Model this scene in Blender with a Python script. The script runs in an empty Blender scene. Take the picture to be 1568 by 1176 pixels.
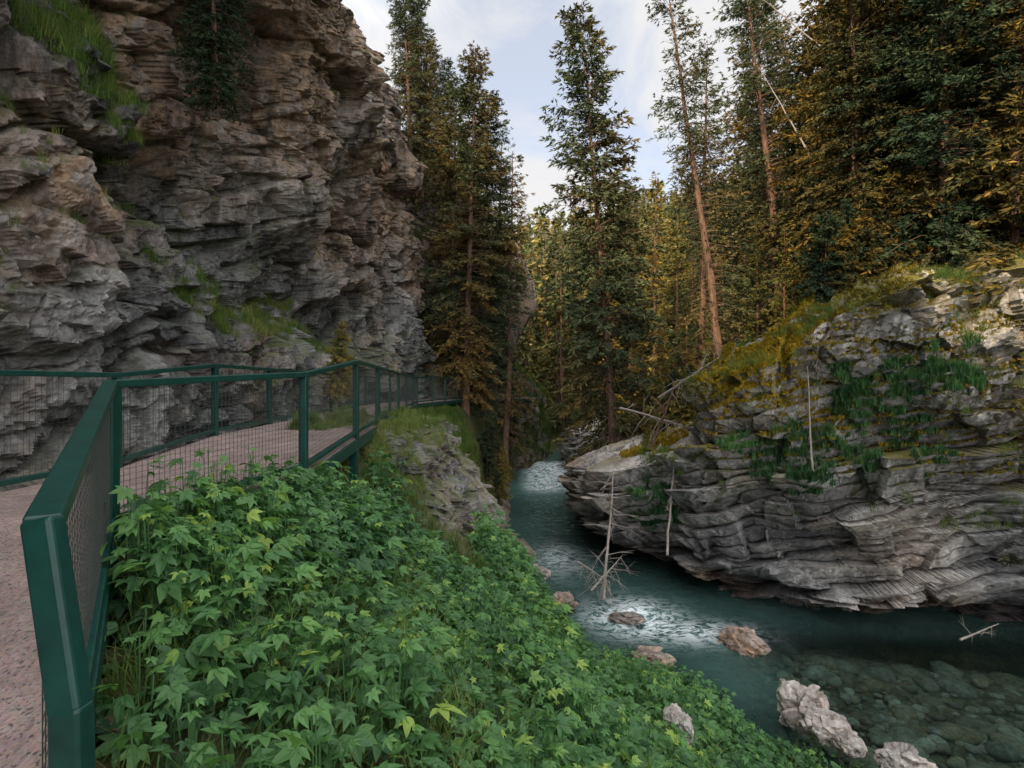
import bpy, math, numpy as np
from mathutils import Vector
rng=np.random.default_rng(7)
scene=bpy.context.scene
RT=lambda a:math.radians(a)
# ------------------------------------------------------------------ noise
def h3(ix,iy,iz,seed):
    h=(ix*73856093)^(iy*19349663)^(iz*83492791)^(seed*97531357)
    h=h&0x7fffffff
    h=((h^(h>>13))*1274126177)&0x7fffffff
    h=((h^(h>>15))*668265263)&0x7fffffff
    h=(h^(h>>12))&0x7fffffff
    return h/2147483648.0
def vnoise(P,seed=0):
    F=np.floor(P); I=F.astype(np.int64); f=P-F
    f=f*f*(3-2*f)
    x,y,z=f[:,0],f[:,1],f[:,2]; r=0
    for dx in (0,1):
        wx=x if dx else 1-x
        for dy in (0,1):
            wy=y if dy else 1-y
            for dz in (0,1):
                wz=z if dz else 1-z
                r=r+wx*wy*wz*h3(I[:,0]+dx,I[:,1]+dy,I[:,2]+dz,seed)
    return r*2-1
def fbm(P,oct=4,seed=0):
    a=1.0;s=0;t=0
    Q=P.copy()
    for o in range(oct):
        s=s+a*vnoise(Q,seed+o*13); t+=a; a*=.5; Q=Q*2.03+11.7
    return s/t
def worley(P,seed=0):
    I=np.floor(P).astype(np.int64); n=len(P)
    best=np.full(n,1e9); b2=np.full(n,1e9); bid=np.zeros((n,3),np.int64); bc=np.zeros((n,3))
    for dx in (-1,0,1):
        for dy in (-1,0,1):
            for dz in (-1,0,1):
                J=I+np.array([dx,dy,dz])
                c=np.stack([J[:,0]+h3(J[:,0],J[:,1],J[:,2],seed+1),J[:,1]+h3(J[:,0],J[:,1],J[:,2],seed+2),J[:,2]+h3(J[:,0],J[:,1],J[:,2],seed+3)],1)
                d=((P-c)**2).sum(1)
                m=d<best
                b2=np.where(m,best,np.minimum(b2,d))
                best=np.where(m,d,best)
                bid[m]=J[m]; bc[m]=c[m]
    return bid,P-bc,np.sqrt(b2)-np.sqrt(best)
def facets(P,scale,seed,tilt=.6):
    Q=P/np.array(scale)
    bid,dl,e=worley(Q,seed)
    r=h3(bid[:,0],bid[:,1],bid[:,2],seed+7)-.5
    g=np.stack([h3(bid[:,0],bid[:,1],bid[:,2],seed+8+k)-.5 for k in range(3)],1)
    return r+tilt*2*(g*dl).sum(1), r+.5, e
def strata(P,n,t,b,thick,blen,seed,warp=.6):
    n=np.array(n)/np.linalg.norm(n);t=np.array(t);b=np.array(b)
    q=P@n/thick+warp*fbm(P/(thick*5),3,seed)
    k=np.floor(q).astype(np.int64);f=q-k
    rk=h3(k,k*0,k*0,seed+3)
    j=np.floor(P@t/blen*(.6+.8*rk)+rk*17+.35*vnoise(P/blen*2,seed+5)).astype(np.int64)
    j2=np.floor(P@b/blen*(.6+.8*rk)+rk*31).astype(np.int64)
    r=h3(k,j,j2,seed+9)
    return r*.65+rk*.35,f
def sst(a,b,x):
    t=np.clip((x-a)/(b-a),0,1); return t*t*(3-2*t)
# ------------------------------------------------------------------ mesh helpers
def mk(name,V,F,mat=None,attrs=None,smooth=False,mats=None,mi=None,parent=None):
    V=np.asarray(V,np.float32)
    me=bpy.data.meshes.new(name)
    if not isinstance(F,(list,tuple)): F=[F]
    F=[np.asarray(f,np.int32) for f in F if len(f)]
    me.vertices.add(len(V)); me.vertices.foreach_set('co',V.ravel())
    idx=np.concatenate([f.ravel() for f in F])
    cnt=np.concatenate([np.full(len(f),f.shape[1],np.int32) for f in F])
    st=np.concatenate([[0],np.cumsum(cnt)[:-1]]).astype(np.int32)
    me.loops.add(len(idx)); me.loops.foreach_set('vertex_index',idx)
    me.polygons.add(len(cnt)); me.polygons.foreach_set('loop_start',st)
    if mi is not None: me.polygons.foreach_set('material_index',np.asarray(mi,np.int32))
    me.update(calc_edges=True)
    if smooth: me.polygons.foreach_set('use_smooth',np.ones(len(cnt),bool))
    else: me.polygons.foreach_set('use_smooth',np.zeros(len(cnt),bool))
    for k,v in (attrs or {}).items():
        v=np.asarray(v,np.float32)
        if v.ndim==1:
            a=me.attributes.new(k,'FLOAT','POINT'); a.data.foreach_set('value',v)
        else:
            a=me.attributes.new(k,'FLOAT_VECTOR','POINT'); a.data.foreach_set('vector',v.ravel())
    for m in (mats or ([mat] if mat else [])): me.materials.append(m)
    ob=bpy.data.objects.new(name,me); scene.collection.objects.link(ob)
    if parent: ob.parent=parent
    return ob
def gridF(nu,nv):
    i=np.arange(nu-1)[:,None]*nv+np.arange(nv-1)[None,:]
    i=i.ravel(); return np.stack([i,i+nv,i+nv+1,i+1],1)
def stamp(tv,tf,X,Y,Z,S,pos):
    N=len(pos);n=len(tv)
    V=(tv[None,:,0,None]*X[:,None,:]+tv[None,:,1,None]*Y[:,None,:]+tv[None,:,2,None]*Z[:,None,:])*S[:,None,None]+pos[:,None,:]
    F=(tf[None]+ (np.arange(N)*n)[:,None,None]).reshape(-1,tf.shape[1])
    return V.reshape(-1,3),F
def norm(a): return a/np.maximum(np.linalg.norm(a,axis=-1,keepdims=True),1e-9)
def basis(dirY,up):
    Y=norm(dirY);X=norm(np.cross(Y,up));Z=np.cross(X,Y);return X,Y,Z
# ------------------------------------------------------------------ materials
def newmat(name):
    m=bpy.data.materials.new(name);m.use_nodes=True
    nt=m.node_tree;nt.nodes.clear();return m,nt
def N(nt,t,**k):
    n=nt.nodes.new(t)
    for a,b in k.items():
        if a in n.inputs.keys(): n.inputs[a].default_value=b
        else: setattr(n,a,b)
    return n
def L(nt,a,b): nt.links.new(a,b)
def mixc(nt,f,a,b,mode='MIX'):
    n=nt.nodes.new('ShaderNodeMix');n.data_type='RGBA';n.blend_type=mode
    for s,v in ((0,f),(6,a),(7,b)):
        if hasattr(v,'is_linked') : L(nt,v,n.inputs[s])
        else: n.inputs[s].default_value=v if s==0 else (*v,1)
    return n.outputs[2]
def ramp(nt,f,stops):
    n=nt.nodes.new('ShaderNodeValToRGB');L(nt,f,n.inputs[0])
    e=n.color_ramp.elements
    while len(e)<len(stops): e.new(.5)
    for i,(p,c) in enumerate(stops):
        e[i].position=p; e[i].color=(*c,1) if not isinstance(c,(int,float)) else (c,c,c,1)
    return n.outputs[0]
def noise(nt,vec,scale,detail=4,rough=.55,dist=0):
    n=N(nt,'ShaderNodeTexNoise');n.inputs['Scale'].default_value=scale;n.inputs['Detail'].default_value=detail
    n.inputs['Roughness'].default_value=rough;n.inputs['Distortion'].default_value=dist
    if vec is not None:L(nt,vec,n.inputs['Vector'])
    return n.outputs[0]
def mapping(nt,vec,sc):
    m=N(nt,'ShaderNodeMapping');m.inputs['Scale'].default_value=sc;L(nt,vec,m.inputs['Vector']);return m.outputs[0]
def rock_mat(name,dark,light,tan,mossc,bump=.6,stain=.38):
    m,nt=newmat(name)
    tc=N(nt,'ShaderNodeTexCoord').outputs['Object']
    at=N(nt,'ShaderNodeAttribute');at.attribute_name='rk'
    sx=N(nt,'ShaderNodeSeparateXYZ');L(nt,at.outputs['Vector'],sx.inputs[0])
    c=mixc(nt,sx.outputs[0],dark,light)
    n1=noise(nt,tc,2.6,5,.75)
    tanf=N(nt,'ShaderNodeMath',operation='MULTIPLY');L(nt,sx.outputs[1],tanf.inputs[0]);L(nt,ramp(nt,n1,[(.35,.15),(.6,1.)]),tanf.inputs[1])
    c=mixc(nt,tanf.outputs[0],c,tan)
    stn=noise(nt,mapping(nt,tc,(1.3,1.3,.3)),1.0,6,.7)
    c=mixc(nt,1.0,c,ramp(nt,stn,[(.38,stain),(.5,.9),(.62,1.15)]),'MULTIPLY')
    n2=noise(nt,tc,9,7,.78)
    c=mixc(nt,1.0,c,ramp(nt,n2,[(.3,.38),(.5,.95),(.7,1.5)]),'MULTIPLY')
    mc=mixc(nt,n1,mossc,(.09,.10,.025))
    mm=N(nt,'ShaderNodeMath',operation='MULTIPLY');L(nt,sx.outputs[2],mm.inputs[0]);L(nt,ramp(nt,n2,[(.38,0.),(.5,1.)]),mm.inputs[1])
    c=mixc(nt,mm.outputs[0],c,mc)
    bs=N(nt,'ShaderNodeBsdfDiffuse')
    L(nt,c,bs.inputs[0])
    b2=N(nt,'ShaderNodeBump');b2.inputs['Strength'].default_value=bump;b2.inputs['Distance'].default_value=.12;L(nt,n2,b2.inputs['Height'])
    L(nt,b2.outputs[0],bs.inputs['Normal'])
    o=N(nt,'ShaderNodeOutputMaterial');L(nt,bs.outputs[0],o.inputs[0]);return m
def leaf_mat(name,stops,trans=.0,rough=.5,nscale=.0,stops2=None,spec=.3,lim=(.47,.72)):
    m,nt=newmat(name)
    at=N(nt,'ShaderNodeAttribute');at.attribute_name='tint'
    c=ramp(nt,at.outputs['Fac'],stops)
    if stops2:
        tc=N(nt,'ShaderNodeTexCoord').outputs['Object']
        oi=N(nt,'ShaderNodeObjectInfo')
        ad=N(nt,'ShaderNodeVectorMath',operation='ADD');L(nt,tc,ad.inputs[0]);L(nt,oi.outputs['Location'],ad.inputs[1])
        nn=noise(nt,ad.outputs[0],nscale,2,.6)
        mm=N(nt,'ShaderNodeMath',operation='ADD');L(nt,nn,mm.inputs[0])
        r=N(nt,'ShaderNodeMath',operation='MULTIPLY_ADD');L(nt,oi.outputs['Random'],r.inputs[0]);r.inputs[1].default_value=.3;r.inputs[2].default_value=-.15
        L(nt,r.outputs[0],mm.inputs[1])
        c2=ramp(nt,at.outputs['Fac'],stops2)
        c=mixc(nt,ramp(nt,mm.outputs[0],[(lim[0],0.),(lim[1],1.)]),c,c2)
    o=N(nt,'ShaderNodeOutputMaterial')
    if spec>0:
        bs=N(nt,'ShaderNodeBsdfPrincipled');bs.inputs['Roughness'].default_value=rough;bs.inputs['Specular IOR Level'].default_value=spec
        L(nt,c,bs.inputs['Base Color'])
    else:
        bs=N(nt,'ShaderNodeBsdfDiffuse');L(nt,c,bs.inputs[0])
    if trans>0:
        tr=N(nt,'ShaderNodeBsdfTranslucent');L(nt,mixc(nt,1.0,c,(1.3,1.35,.7),'MULTIPLY'),tr.inputs[0])
        mx=N(nt,'ShaderNodeMixShader');mx.inputs[0].default_value=trans;L(nt,bs.outputs[0],mx.inputs[1]);L(nt,tr.outputs[0],mx.inputs[2])
        L(nt,mx.outputs[0],o.inputs[0])
    else: L(nt,bs.outputs[0],o.inputs[0])
    return m
def simple(name,col,rough=.8,var=.35,scale=8,bump=.3,spec=.3,sc=(1,1,1)):
    m,nt=newmat(name)
    tc=N(nt,'ShaderNodeTexCoord').outputs['Object'];mp=mapping(nt,tc,sc)
    n=noise(nt,mp,scale,4,.65)
    c=mixc(nt,1.0,col,ramp(nt,n,[(.3,1-var),(.7,1+var)]),'MULTIPLY')
    bs=N(nt,'ShaderNodeBsdfPrincipled');bs.inputs['Roughness'].default_value=rough;bs.inputs['Specular IOR Level'].default_value=spec
    L(nt,c,bs.inputs['Base Color'])
    b=N(nt,'ShaderNodeBump');b.inputs['Strength'].default_value=bump;b.inputs['Distance'].default_value=.02;L(nt,n,b.inputs['Height']);L(nt,b.outputs[0],bs.inputs['Normal'])
    o=N(nt,'ShaderNodeOutputMaterial');L(nt,bs.outputs[0],o.inputs[0]);return m
M_cliffL=rock_mat('limestone_left',(.085,.088,.095),(.42,.41,.40),(.37,.25,.165),(.10,.15,.04),.65,.30)
M_cliffR=rock_mat('limestone_right',(.09,.095,.11),(.68,.66,.63),(.46,.34,.24),(.20,.16,.025),.6,.42)
M_ground=rock_mat('soil_and_rock',(.10,.08,.06),(.34,.31,.28),(.22,.155,.095),(.05,.07,.02))
M_boulder=rock_mat('boulder_rock',(.18,.175,.17),(.56,.54,.51),(.38,.25,.17),(.07,.10,.03),.4,.6)
M_bark=simple('bark',(.20,.125,.088),.9,.5,6,.4,.1,(3,3,.6))
M_dead=simple('dead_wood',(.30,.26,.23),.9,.4,8,.5,.2,(3,3,.6))
go=[(0,(.05,.04,.018)),(.5,(.17,.115,.04)),(1,(.31,.20,.06))]
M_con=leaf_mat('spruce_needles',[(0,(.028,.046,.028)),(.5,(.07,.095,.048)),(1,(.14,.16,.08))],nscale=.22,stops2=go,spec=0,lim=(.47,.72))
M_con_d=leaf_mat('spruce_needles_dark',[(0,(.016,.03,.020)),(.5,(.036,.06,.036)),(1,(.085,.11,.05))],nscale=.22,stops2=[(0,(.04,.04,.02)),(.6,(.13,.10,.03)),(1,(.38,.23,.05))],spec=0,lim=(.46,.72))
M_con_g=leaf_mat('pine_needles_golden_sunlit',[(0,(.05,.06,.022)),(.5,(.13,.14,.045)),(1,(.23,.22,.07))],nscale=.25,stops2=[(0,(.09,.06,.02)),(.5,(.28,.20,.055)),(1,(.46,.34,.09))],spec=0,lim=(.42,.68))  # lichen and dying-needle ochre, plus golden sunlight put into the needle colour
M_con_f=leaf_mat('forest_needles',[(0,(.035,.055,.028)),(.5,(.09,.12,.055)),(1,(.15,.175,.08))],nscale=.03,stops2=[(0,(.08,.07,.02)),(.5,(.22,.185,.06)),(1,(.34,.28,.10))],spec=0,lim=(.40,.64))
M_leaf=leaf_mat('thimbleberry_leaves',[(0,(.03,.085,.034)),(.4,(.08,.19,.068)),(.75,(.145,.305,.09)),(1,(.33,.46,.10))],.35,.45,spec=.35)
M_grass=leaf_mat('grass_blades',[(0,(.06,.10,.03)),(.5,(.12,.19,.05)),(1,(.28,.27,.10))],.25,.6,spec=0)
M_moss=leaf_mat('moss_tufts',[(0,(.07,.07,.02)),(.5,(.19,.155,.03)),(1,(.44,.31,.04))],.2,.8,spec=0)
M_steel=simple('green_painted_steel',(.003,.044,.034),.38,.30,12,.06,.5)
M_wire=simple('wire_mesh_steel',(.05,.06,.055),.5,.2,30,.0,.3)
m,nt=newmat('gravel_concrete');tc=N(nt,'ShaderNodeTexCoord').outputs['Object']
v=N(nt,'ShaderNodeTexVoronoi');v.inputs['Scale'].default_value=55;L(nt,tc,v.inputs['Vector'])
hs=N(nt,'ShaderNodeHueSaturation');hs.inputs['Saturation'].default_value=.35;L(nt,v.outputs['Color'],hs.inputs['Color'])
c=mixc(nt,.5,(.36,.265,.24),hs.outputs[0],'MULTIPLY')
c=mixc(nt,1.0,c,ramp(nt,noise(nt,tc,2.5,5,.7),[(.3,.65),(.7,1.25)]),'MULTIPLY')
c=mixc(nt,ramp(nt,noise(nt,tc,60,2,.5),[(.58,0.),(.66,1.)]),c,(.08,.07,.07))
bs=N(nt,'ShaderNodeBsdfPrincipled');bs.inputs['Roughness'].default_value=.9;L(nt,c,bs.inputs['Base Color'])
b=N(nt,'ShaderNodeBump');b.inputs['Strength'].default_value=.4;b.inputs['Distance'].default_value=.01;L(nt,v.outputs[0],b.inputs['Height']);L(nt,b.outputs[0],bs.inputs['Normal'])
o=N(nt,'ShaderNodeOutputMaterial');L(nt,bs.outputs[0],o.inputs[0]);M_deck=m
# water
m,nt=newmat('river_water');tc=N(nt,'ShaderNodeTexCoord').outputs['Object']
at=N(nt,'ShaderNodeAttribute');at.attribute_name='rk';sx=N(nt,'ShaderNodeSeparateXYZ');L(nt,at.outputs['Vector'],sx.inputs[0])
tr=N(nt,'ShaderNodeBsdfTransparent');tr.inputs[0].default_value=(.47,.62,.56,1)
df=N(nt,'ShaderNodeBsdfDiffuse');L(nt,mixc(nt,sx.outputs[1],(.016,.038,.035),(.13,.27,.235)),df.inputs[0])
mx=N(nt,'ShaderNodeMixShader');L(nt,sx.outputs[2],mx.inputs[0]);L(nt,tr.outputs[0],mx.inputs[1]);L(nt,df.outputs[0],mx.inputs[2])
gl=N(nt,'ShaderNodeBsdfGlossy');gl.inputs['Roughness'].default_value=.08;gl.inputs[0].default_value=(.8,.85,.85,1)
fr=N(nt,'ShaderNodeFresnel');fr.inputs[0].default_value=1.33
b=N(nt,'ShaderNodeBump');b.inputs['Strength'].default_value=.7;b.inputs['Distance'].default_value=.07
L(nt,noise(nt,mapping(nt,tc,(1.3,1,1)),3.2,4,.6,.6),b.inputs['Height']);L(nt,b.outputs[0],gl.inputs['Normal']);L(nt,b.outputs[0],fr.inputs['Normal'])
m2=N(nt,'ShaderNodeMixShader');L(nt,fr.outputs[0],m2.inputs[0]);L(nt,mx.outputs[0],m2.inputs[1]);L(nt,gl.outputs[0],m2.inputs[2])
fo=N(nt,'ShaderNodeBsdfDiffuse');fo.inputs[0].default_value=(.75,.82,.84,1)
ff=N(nt,'ShaderNodeMath',operation='MULTIPLY');L(nt,sx.outputs[0],ff.inputs[0]);L(nt,ramp(nt,noise(nt,mapping(nt,tc,(1,1.6,1)),3.0,7,.75,1.2),[(.44,0.),(.54,1.)]),ff.inputs[1])
m3=N(nt,'ShaderNodeMixShader');L(nt,ff.outputs[0],m3.inputs[0]);L(nt,m2.outputs[0],m3.inputs[1]);L(nt,fo.outputs[0],m3.inputs[2])
o=N(nt,'ShaderNodeOutputMaterial');L(nt,m3.outputs[0],o.inputs[0]);M_water=m
# ------------------------------------------------------------------ layout functions
f870=870.0
def XL(y): return np.interp(y,[0,6,9,10.2,12.4,14,18.5,22,26,33,38,44,60],[9,7.5,5.6,4.7,3.6,2.3,1.3,.7,.1,.1,1.8,2.4,2.4])
def XR(y): return np.interp(y,[9,11,12.5,13.3,13.8,14.8,16,18,21.6,26,33,38,44,60],[30,22,16,12,9.8,7.1,5.1,4.0,3.2,3.6,4.3,4.6,4.9,4.9])
def XW(y): return np.interp(y,[0,1.44,3.75,6,8.3,11,16,24,28,32,34],[-.9,-1.19,-2.65,-2.2,-2.28,-2.6,-3.2,-4,-3.2,-2.4,-1.2])
Rpath=np.array([[4.9,46,-3.6],[4.6,38,-3.6],[4.3,33,-3.6],[3.6,26,-3.5],[3.2,21.6,-3.3],[3.9,18.6,-2.8],[5.3,17.3,-2.2],[5.2,16.1,.0],[7.1,15.0,.5],[8.0,14.6,1.6],[9.8,14.0,2.4],[12,13.5,2.7],[16,12.6,3.2],[22,11,4],[30,9,5]],float)
def Hf(x,y):
    x=np.asarray(x,float);y=np.asarray(y,float);sh=x.shape;x=x.ravel();y=y.ravel()
    P=np.stack([x,y,0*x],1)
    nz=fbm(P/3.,4,5)
    xw=XW(y);xl=XL(y)
    near=-2.65-.62*np.maximum(x,xw)+.3*nz-.17*np.maximum(y-3.5,0)*sst(-2.6,-1.0,x)-.3*sst(0,1.5,x)
    near=np.maximum(near,-6.3)
    t=(x-xw)/np.maximum(xl-xw,.1)
    farh=np.interp(np.clip(t,0,1.2),[0,.40,.52,1,1.2],[-1.1,-3.2,-5.3,-6.1,-6.5])+.25*nz
    farh=farh-.5*sst(8,10,y)*sst(20,18,y)*sst(0.05,.2,t)
    k=sst(8.2,10.2,y); hl=near*(1-k)+farh*k
    under=np.where(y<3.2,-1.95,-1.3); hl=np.where(x<xw,np.minimum(hl,under-.1*nz),hl)
    bed=-6.7+.2*nz-.3*sst(0,3,np.minimum(x-xl,6))+.5*sst(29,38,y)
    wl=sst(-.3,.5,x-xl); h=hl*(1-wl)+bed*wl
    best=np.full(len(x),1e9);zt=np.zeros(len(x))
    for a,b in zip(Rpath[:-1],Rpath[1:]):
        d=b[:2]-a[:2];tt=np.clip(((x-a[0])*d[0]+(y-a[1])*d[1])/(d@d),0,1)
        dd=np.hypot(x-a[0]-tt*d[0],y-a[1]-tt*d[1]);m=dd<best
        best=np.where(m,dd,best);zt=np.where(m,a[2]+tt*(b[2]-a[2]),zt)
    ins=x>XR(y)
    hr=zt+.32*np.minimum(best,4)+.40*np.maximum(best-4,0)+.5*nz
    h2=-5.5+.30*np.maximum(y-44,0)+np.where(x>0,.2*x,-.25*x)
    hr=np.maximum(hr,np.where(y>44,h2,-99))
    kk=sst(1.5,2.5,best)*ins
    h=h*(1-kk)+hr*kk
    k3=sst(42,48,y); h=np.where(y>42,np.maximum(h,h*(1-k3)+h2*k3),h)
    return h.reshape(sh)
# ------------------------------------------------------------------ ground
xs=np.linspace(-10,34,330);ys=np.concatenate([np.linspace(-6,1,15)[:-1],np.geomspace(1,50,400)])
X,Y=np.meshgrid(xs,ys,indexing='ij');Z=Hf(X,Y)
P=np.stack([X.ravel(),Y.ravel(),Z.ravel()],1)
D,tn,e=facets(P,(1.1,1.1,.7),21,.5)
D2,tn2,_=facets(P,(.45,.45,.3),22,.6)
P[:,2]+=(D*.45+D2*.15)*.3
P[:,2]+=.06*fbm(P/.3,3,9)
rk=np.stack([np.clip(.3+.4*tn,0,1),np.clip(.6+.3*fbm(P/4,2,3),0,1),np.where(P[:,1]>15,.95,.75)*np.where(P[:,2]<-5.6,.1,1)],1)
mk('canyon_ground',P,gridF(len(xs),len(ys)),M_ground,{'rk':rk})
xs2=np.linspace(-160,300,150);ys2=np.linspace(49,330,110)
X,Y=np.meshgrid(xs2,ys2,indexing='ij')
def Hh(x,y):
    h=-5.5+.30*(np.minimum(y,210)-44)-.2*np.maximum(y-210,0)+np.where(x>0,.2*np.minimum(x,140),-.25*x*sst(210,100,y)*1.0)
    return h+5*fbm(np.stack([x.ravel()/40,y.ravel()/40,0*x.ravel()],1),3,4).reshape(x.shape)*sst(60,110,y)
Z=Hh(X,Y)-.3
P=np.stack([X.ravel(),Y.ravel(),Z.ravel()],1)
mk('forested_hill',P,gridF(150,110),M_ground,{'rk':np.tile([.2,.5,.9],(len(P),1))})
P=np.array([[-3000,-3000,-12],[3000,-3000,-12],[3000,3000,-12],[-3000,3000,-12]]);mk('ground',P,np.array([[0,1,2,3]]),M_ground,{'rk':np.tile([.2,.5,.9],(4,1))})
# ------------------------------------------------------------------ water
xs=np.linspace(-1.5,34,260);ys=np.concatenate([np.linspace(-6,6,25)[:-1],np.geomspace(6,50,330)])
X,Y=np.meshgrid(xs,ys,indexing='ij');P=np.stack([X.ravel(),Y.ravel(),0*X.ravel()],1)
x,y=P[:,0],P[:,1]
foam=np.exp(-(((x-3.1)/1.0)**2+((y-14.7)/1.0)**2))*1.2+.8*np.exp(-(((x-4.5)/1.1)**2+((y-13.7)/.6)**2))+.45*np.exp(-(((x-1.6)/.8)**2+((y-19.5)/1.6)**2))+1.1*sst(30.5,33,y)*sst(40,38,y)*sst(0.2,1.6,x)
zz=-6+.65*sst(31,38,y)+(.03+.14*np.clip(foam,0,1))*fbm(P*np.array([2.2,2.2,1]),4,2)
P[:,2]=zz
teal=np.clip(.14+.20*fbm(P/3,2,8)+.3*foam+.45*sst(26,32,y)-.3*sst(13,9,y)+.30*np.exp(-(((x-5)/1.3)**2+((y-11.3)/1.6)**2)),0,1)
opac=np.clip(.92-.84*sst(4.0,6.2,x)*sst(14.8,12.8,y),0,1)
mk('river_water',P,gridF(len(xs),len(ys)),M_water,{'rk':np.stack([np.clip(foam,0,1),teal,opac],1)},smooth=True)
# ------------------------------------------------------------------ cliff walls
def smooth1(a,k):
    ker=np.hanning(k+2)[1:-1];ker/=ker.sum();pad=k//2
    return np.stack([np.convolve(np.pad(a[:,i],pad,mode='edge'),ker,'valid')[:len(a)] for i in range(a.shape[1])],1)
def wall(name,path,zb,nu,nv,prof,disp,mat,caplen=3,capslope=.3,ncap=60,sm=41):
    path=np.asarray(path,float)
    seg=np.r_[0,np.cumsum(np.linalg.norm(np.diff(path[:,:2],axis=0),axis=1))]
    s=np.linspace(0,seg[-1],1200);c=np.stack([np.interp(s,seg,path[:,i]) for i in range(3)],1);c=smooth1(c,sm)
    w=1/np.maximum(np.hypot(c[:,0],c[:,1]),5.)*np.where(c[:,1]<2,.25,1);cw=np.r_[0,np.cumsum((w[1:]+w[:-1])/2)];cw/=cw[-1]
    u=np.interp(np.linspace(0,1,nu),cw,s)
    c=np.stack([np.interp(u,s,c[:,i]) for i in range(3)],1)
    d=np.gradient(c[:,:2],axis=0);d=norm(d);d=norm(smooth1(d,31));out=np.stack([d[:,1],-d[:,0],0*d[:,0]],1)
    tt=np.linspace(0,1,nv)
    z=zb+(c[:,2][:,None]-zb)*tt[None]
    P=np.stack([np.repeat(c[:,0][:,None],nv,1),np.repeat(c[:,1][:,None],nv,1),z],2)
    off=prof(P,c[:,2][:,None]*np.ones_like(z))
    q=np.linspace(0,1,ncap+1)[1:]**1.3*caplen
    C=np.repeat(P[:,-1:,:],ncap,1).copy();offc=off[:,-1:]-q[None]
    C[:,:,2]+=q[None]*capslope
    P=np.concatenate([P,C],1);off=np.concatenate([off,offc],1);O=np.repeat(out[:,None],nv+ncap,1).copy()
    capm=np.concatenate([np.zeros((nu,nv)),np.tile(q/caplen,(nu,1))],1).ravel()
    P=P+O*off[:,:,None];Q=P.reshape(-1,3);O=O.reshape(-1,3)
    D,rk=disp(Q,capm)
    up=np.clip(capm*4,0,1)[:,None]
    dirn=O*(1-up)+np.array([0,0,1.])*up*.8
    V=Q+dirn*D[:,None]
    G=V.reshape(nu,nv+ncap,3)
    nn=np.cross(np.gradient(G,axis=0),np.gradient(G,axis=1));nn=norm(nn).reshape(-1,3)
    sgn=np.sign((nn*O).sum(1)+ (capm>0.05)*nn[:,2]*3);nn*=np.where(sgn==0,1,sgn)[:,None]
    rk=rk(V,nn)
    mk(name,V,gridF(nu,nv+ncap),mat,{'rk':rk})
    return V,nn
def warpv(P,s,a,seed): return P+a*np.stack([fbm(P/s,3,seed+i*5) for i in range(3)],1)
def dispL(P,cap):
    y,z=P[:,1],P[:,2]
    low=sst(3.0,.3,z)*sst(-2.5,-1.,z)*.75
    W=warpv(P,2.5,.8,61)
    D=1.4*fbm(P/np.array([6,6,5]),3,31)*(1-low)+.35*fbm(P/1.8,4,32)*(1-low*.6)
    c,s=math.cos(.55),math.sin(.55)
    R=np.stack([W[:,0],W[:,1]*c+W[:,2]*s,-W[:,1]*s+W[:,2]*c],1)
    d1,t1,e1=facets(R,(2.8,3.6,1.9),51,.9); D+=d1*.9*(1-low*.5)
    d2,t2,e2=facets(R,(1.0,1.3,.8),55,1.0); D+=d2*.34
    W2=warpv(P,.8,.2,65)
    d3,t3,e3=facets(W2,(.42,.5,.34),57,1.0); D+=d3*.15
    d4,t4,e4=facets(W2,(.15,.18,.12),59,.9); D+=d4*.05
    D-=.3*(1-sst(0,.10,e1))+.10*(1-sst(0,.1,e2))
    def rk(V,n):
        tone=np.clip(.27+.22*t1+.30*t2+.20*t3+.75*fbm(V/3.2,4,77)-.12*sst(10,6,V[:,1])-.18,0,1)
        warm=np.clip(.08+.75*sst(2.,7,V[:,2])*sst(8,13,V[:,1])+1.2*fbm(V/2.8,4,78)+.25*(t2>.75),0,1)
        zl=np.clip(5.3-.75*(V[:,1]-8),.8,14)
        moss=sst(.35,.7,n[:,2])*.7*(.3+.7*np.exp(-((V[:,2]-zl-.3)/1.5)**2))
        return np.stack([tone,warm,moss],1)
    return D,rk
def profL(P,zt):
    y,z=P[:,:,1],P[:,:,2]
    zl=np.clip(5.3-.75*(y-8),.8,14);s=z-zl
    o=-1.9*sst(-.1,1.6,s)+.36*np.clip(s-1.5,0,8)-.4*np.maximum(s-9.5,0)
    k=sst(21,30,y)
    return o*(1-k)+k*(-.15*np.maximum(z,0))
VL,NL=wall('limestone_cliff',[(-7.6,-26,27),(-7.2,-10,26),(-6.6,0,22),(-6.2,5,20.5),(-6.1,10,20),(-6.3,16,20),(-6.7,23,20),(-5.6,28,19.5),(-4.1,33,16.5),(-6,38,14),(-14,42,13)],-3,840,620,profL,dispL,M_cliffL,3,.5)  # unseen stretch behind the camera lengthened and raised to shade the right cliff
def dispM(P,cap):
    D,rk=dispL(P,cap);D=D*.8
    def r2(V,n):
        r=rk(V,n);r[:,1]=np.clip(r[:,1]+.3,0,1);r[:,2]=sst(.4,.7,n[:,2]);return r
    return D,r2
VM,NM=wall('limestone_cliff',[(-12,38,17),(-7,37,15.5),(-4.4,36.6,14.5),(-3,36.6,13.5),(-1.7,36.5,9.5),(-.6,36,4.5),(.3,35.4,1.5),(1.6,37.6,-.3),(2.3,41,-1),(2.3,46,-1),(0,52,0)],-7,260,240,lambda P,zt:-.12*np.maximum(P[:,:,2],0),dispM,M_cliffL,5,.35)
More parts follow.
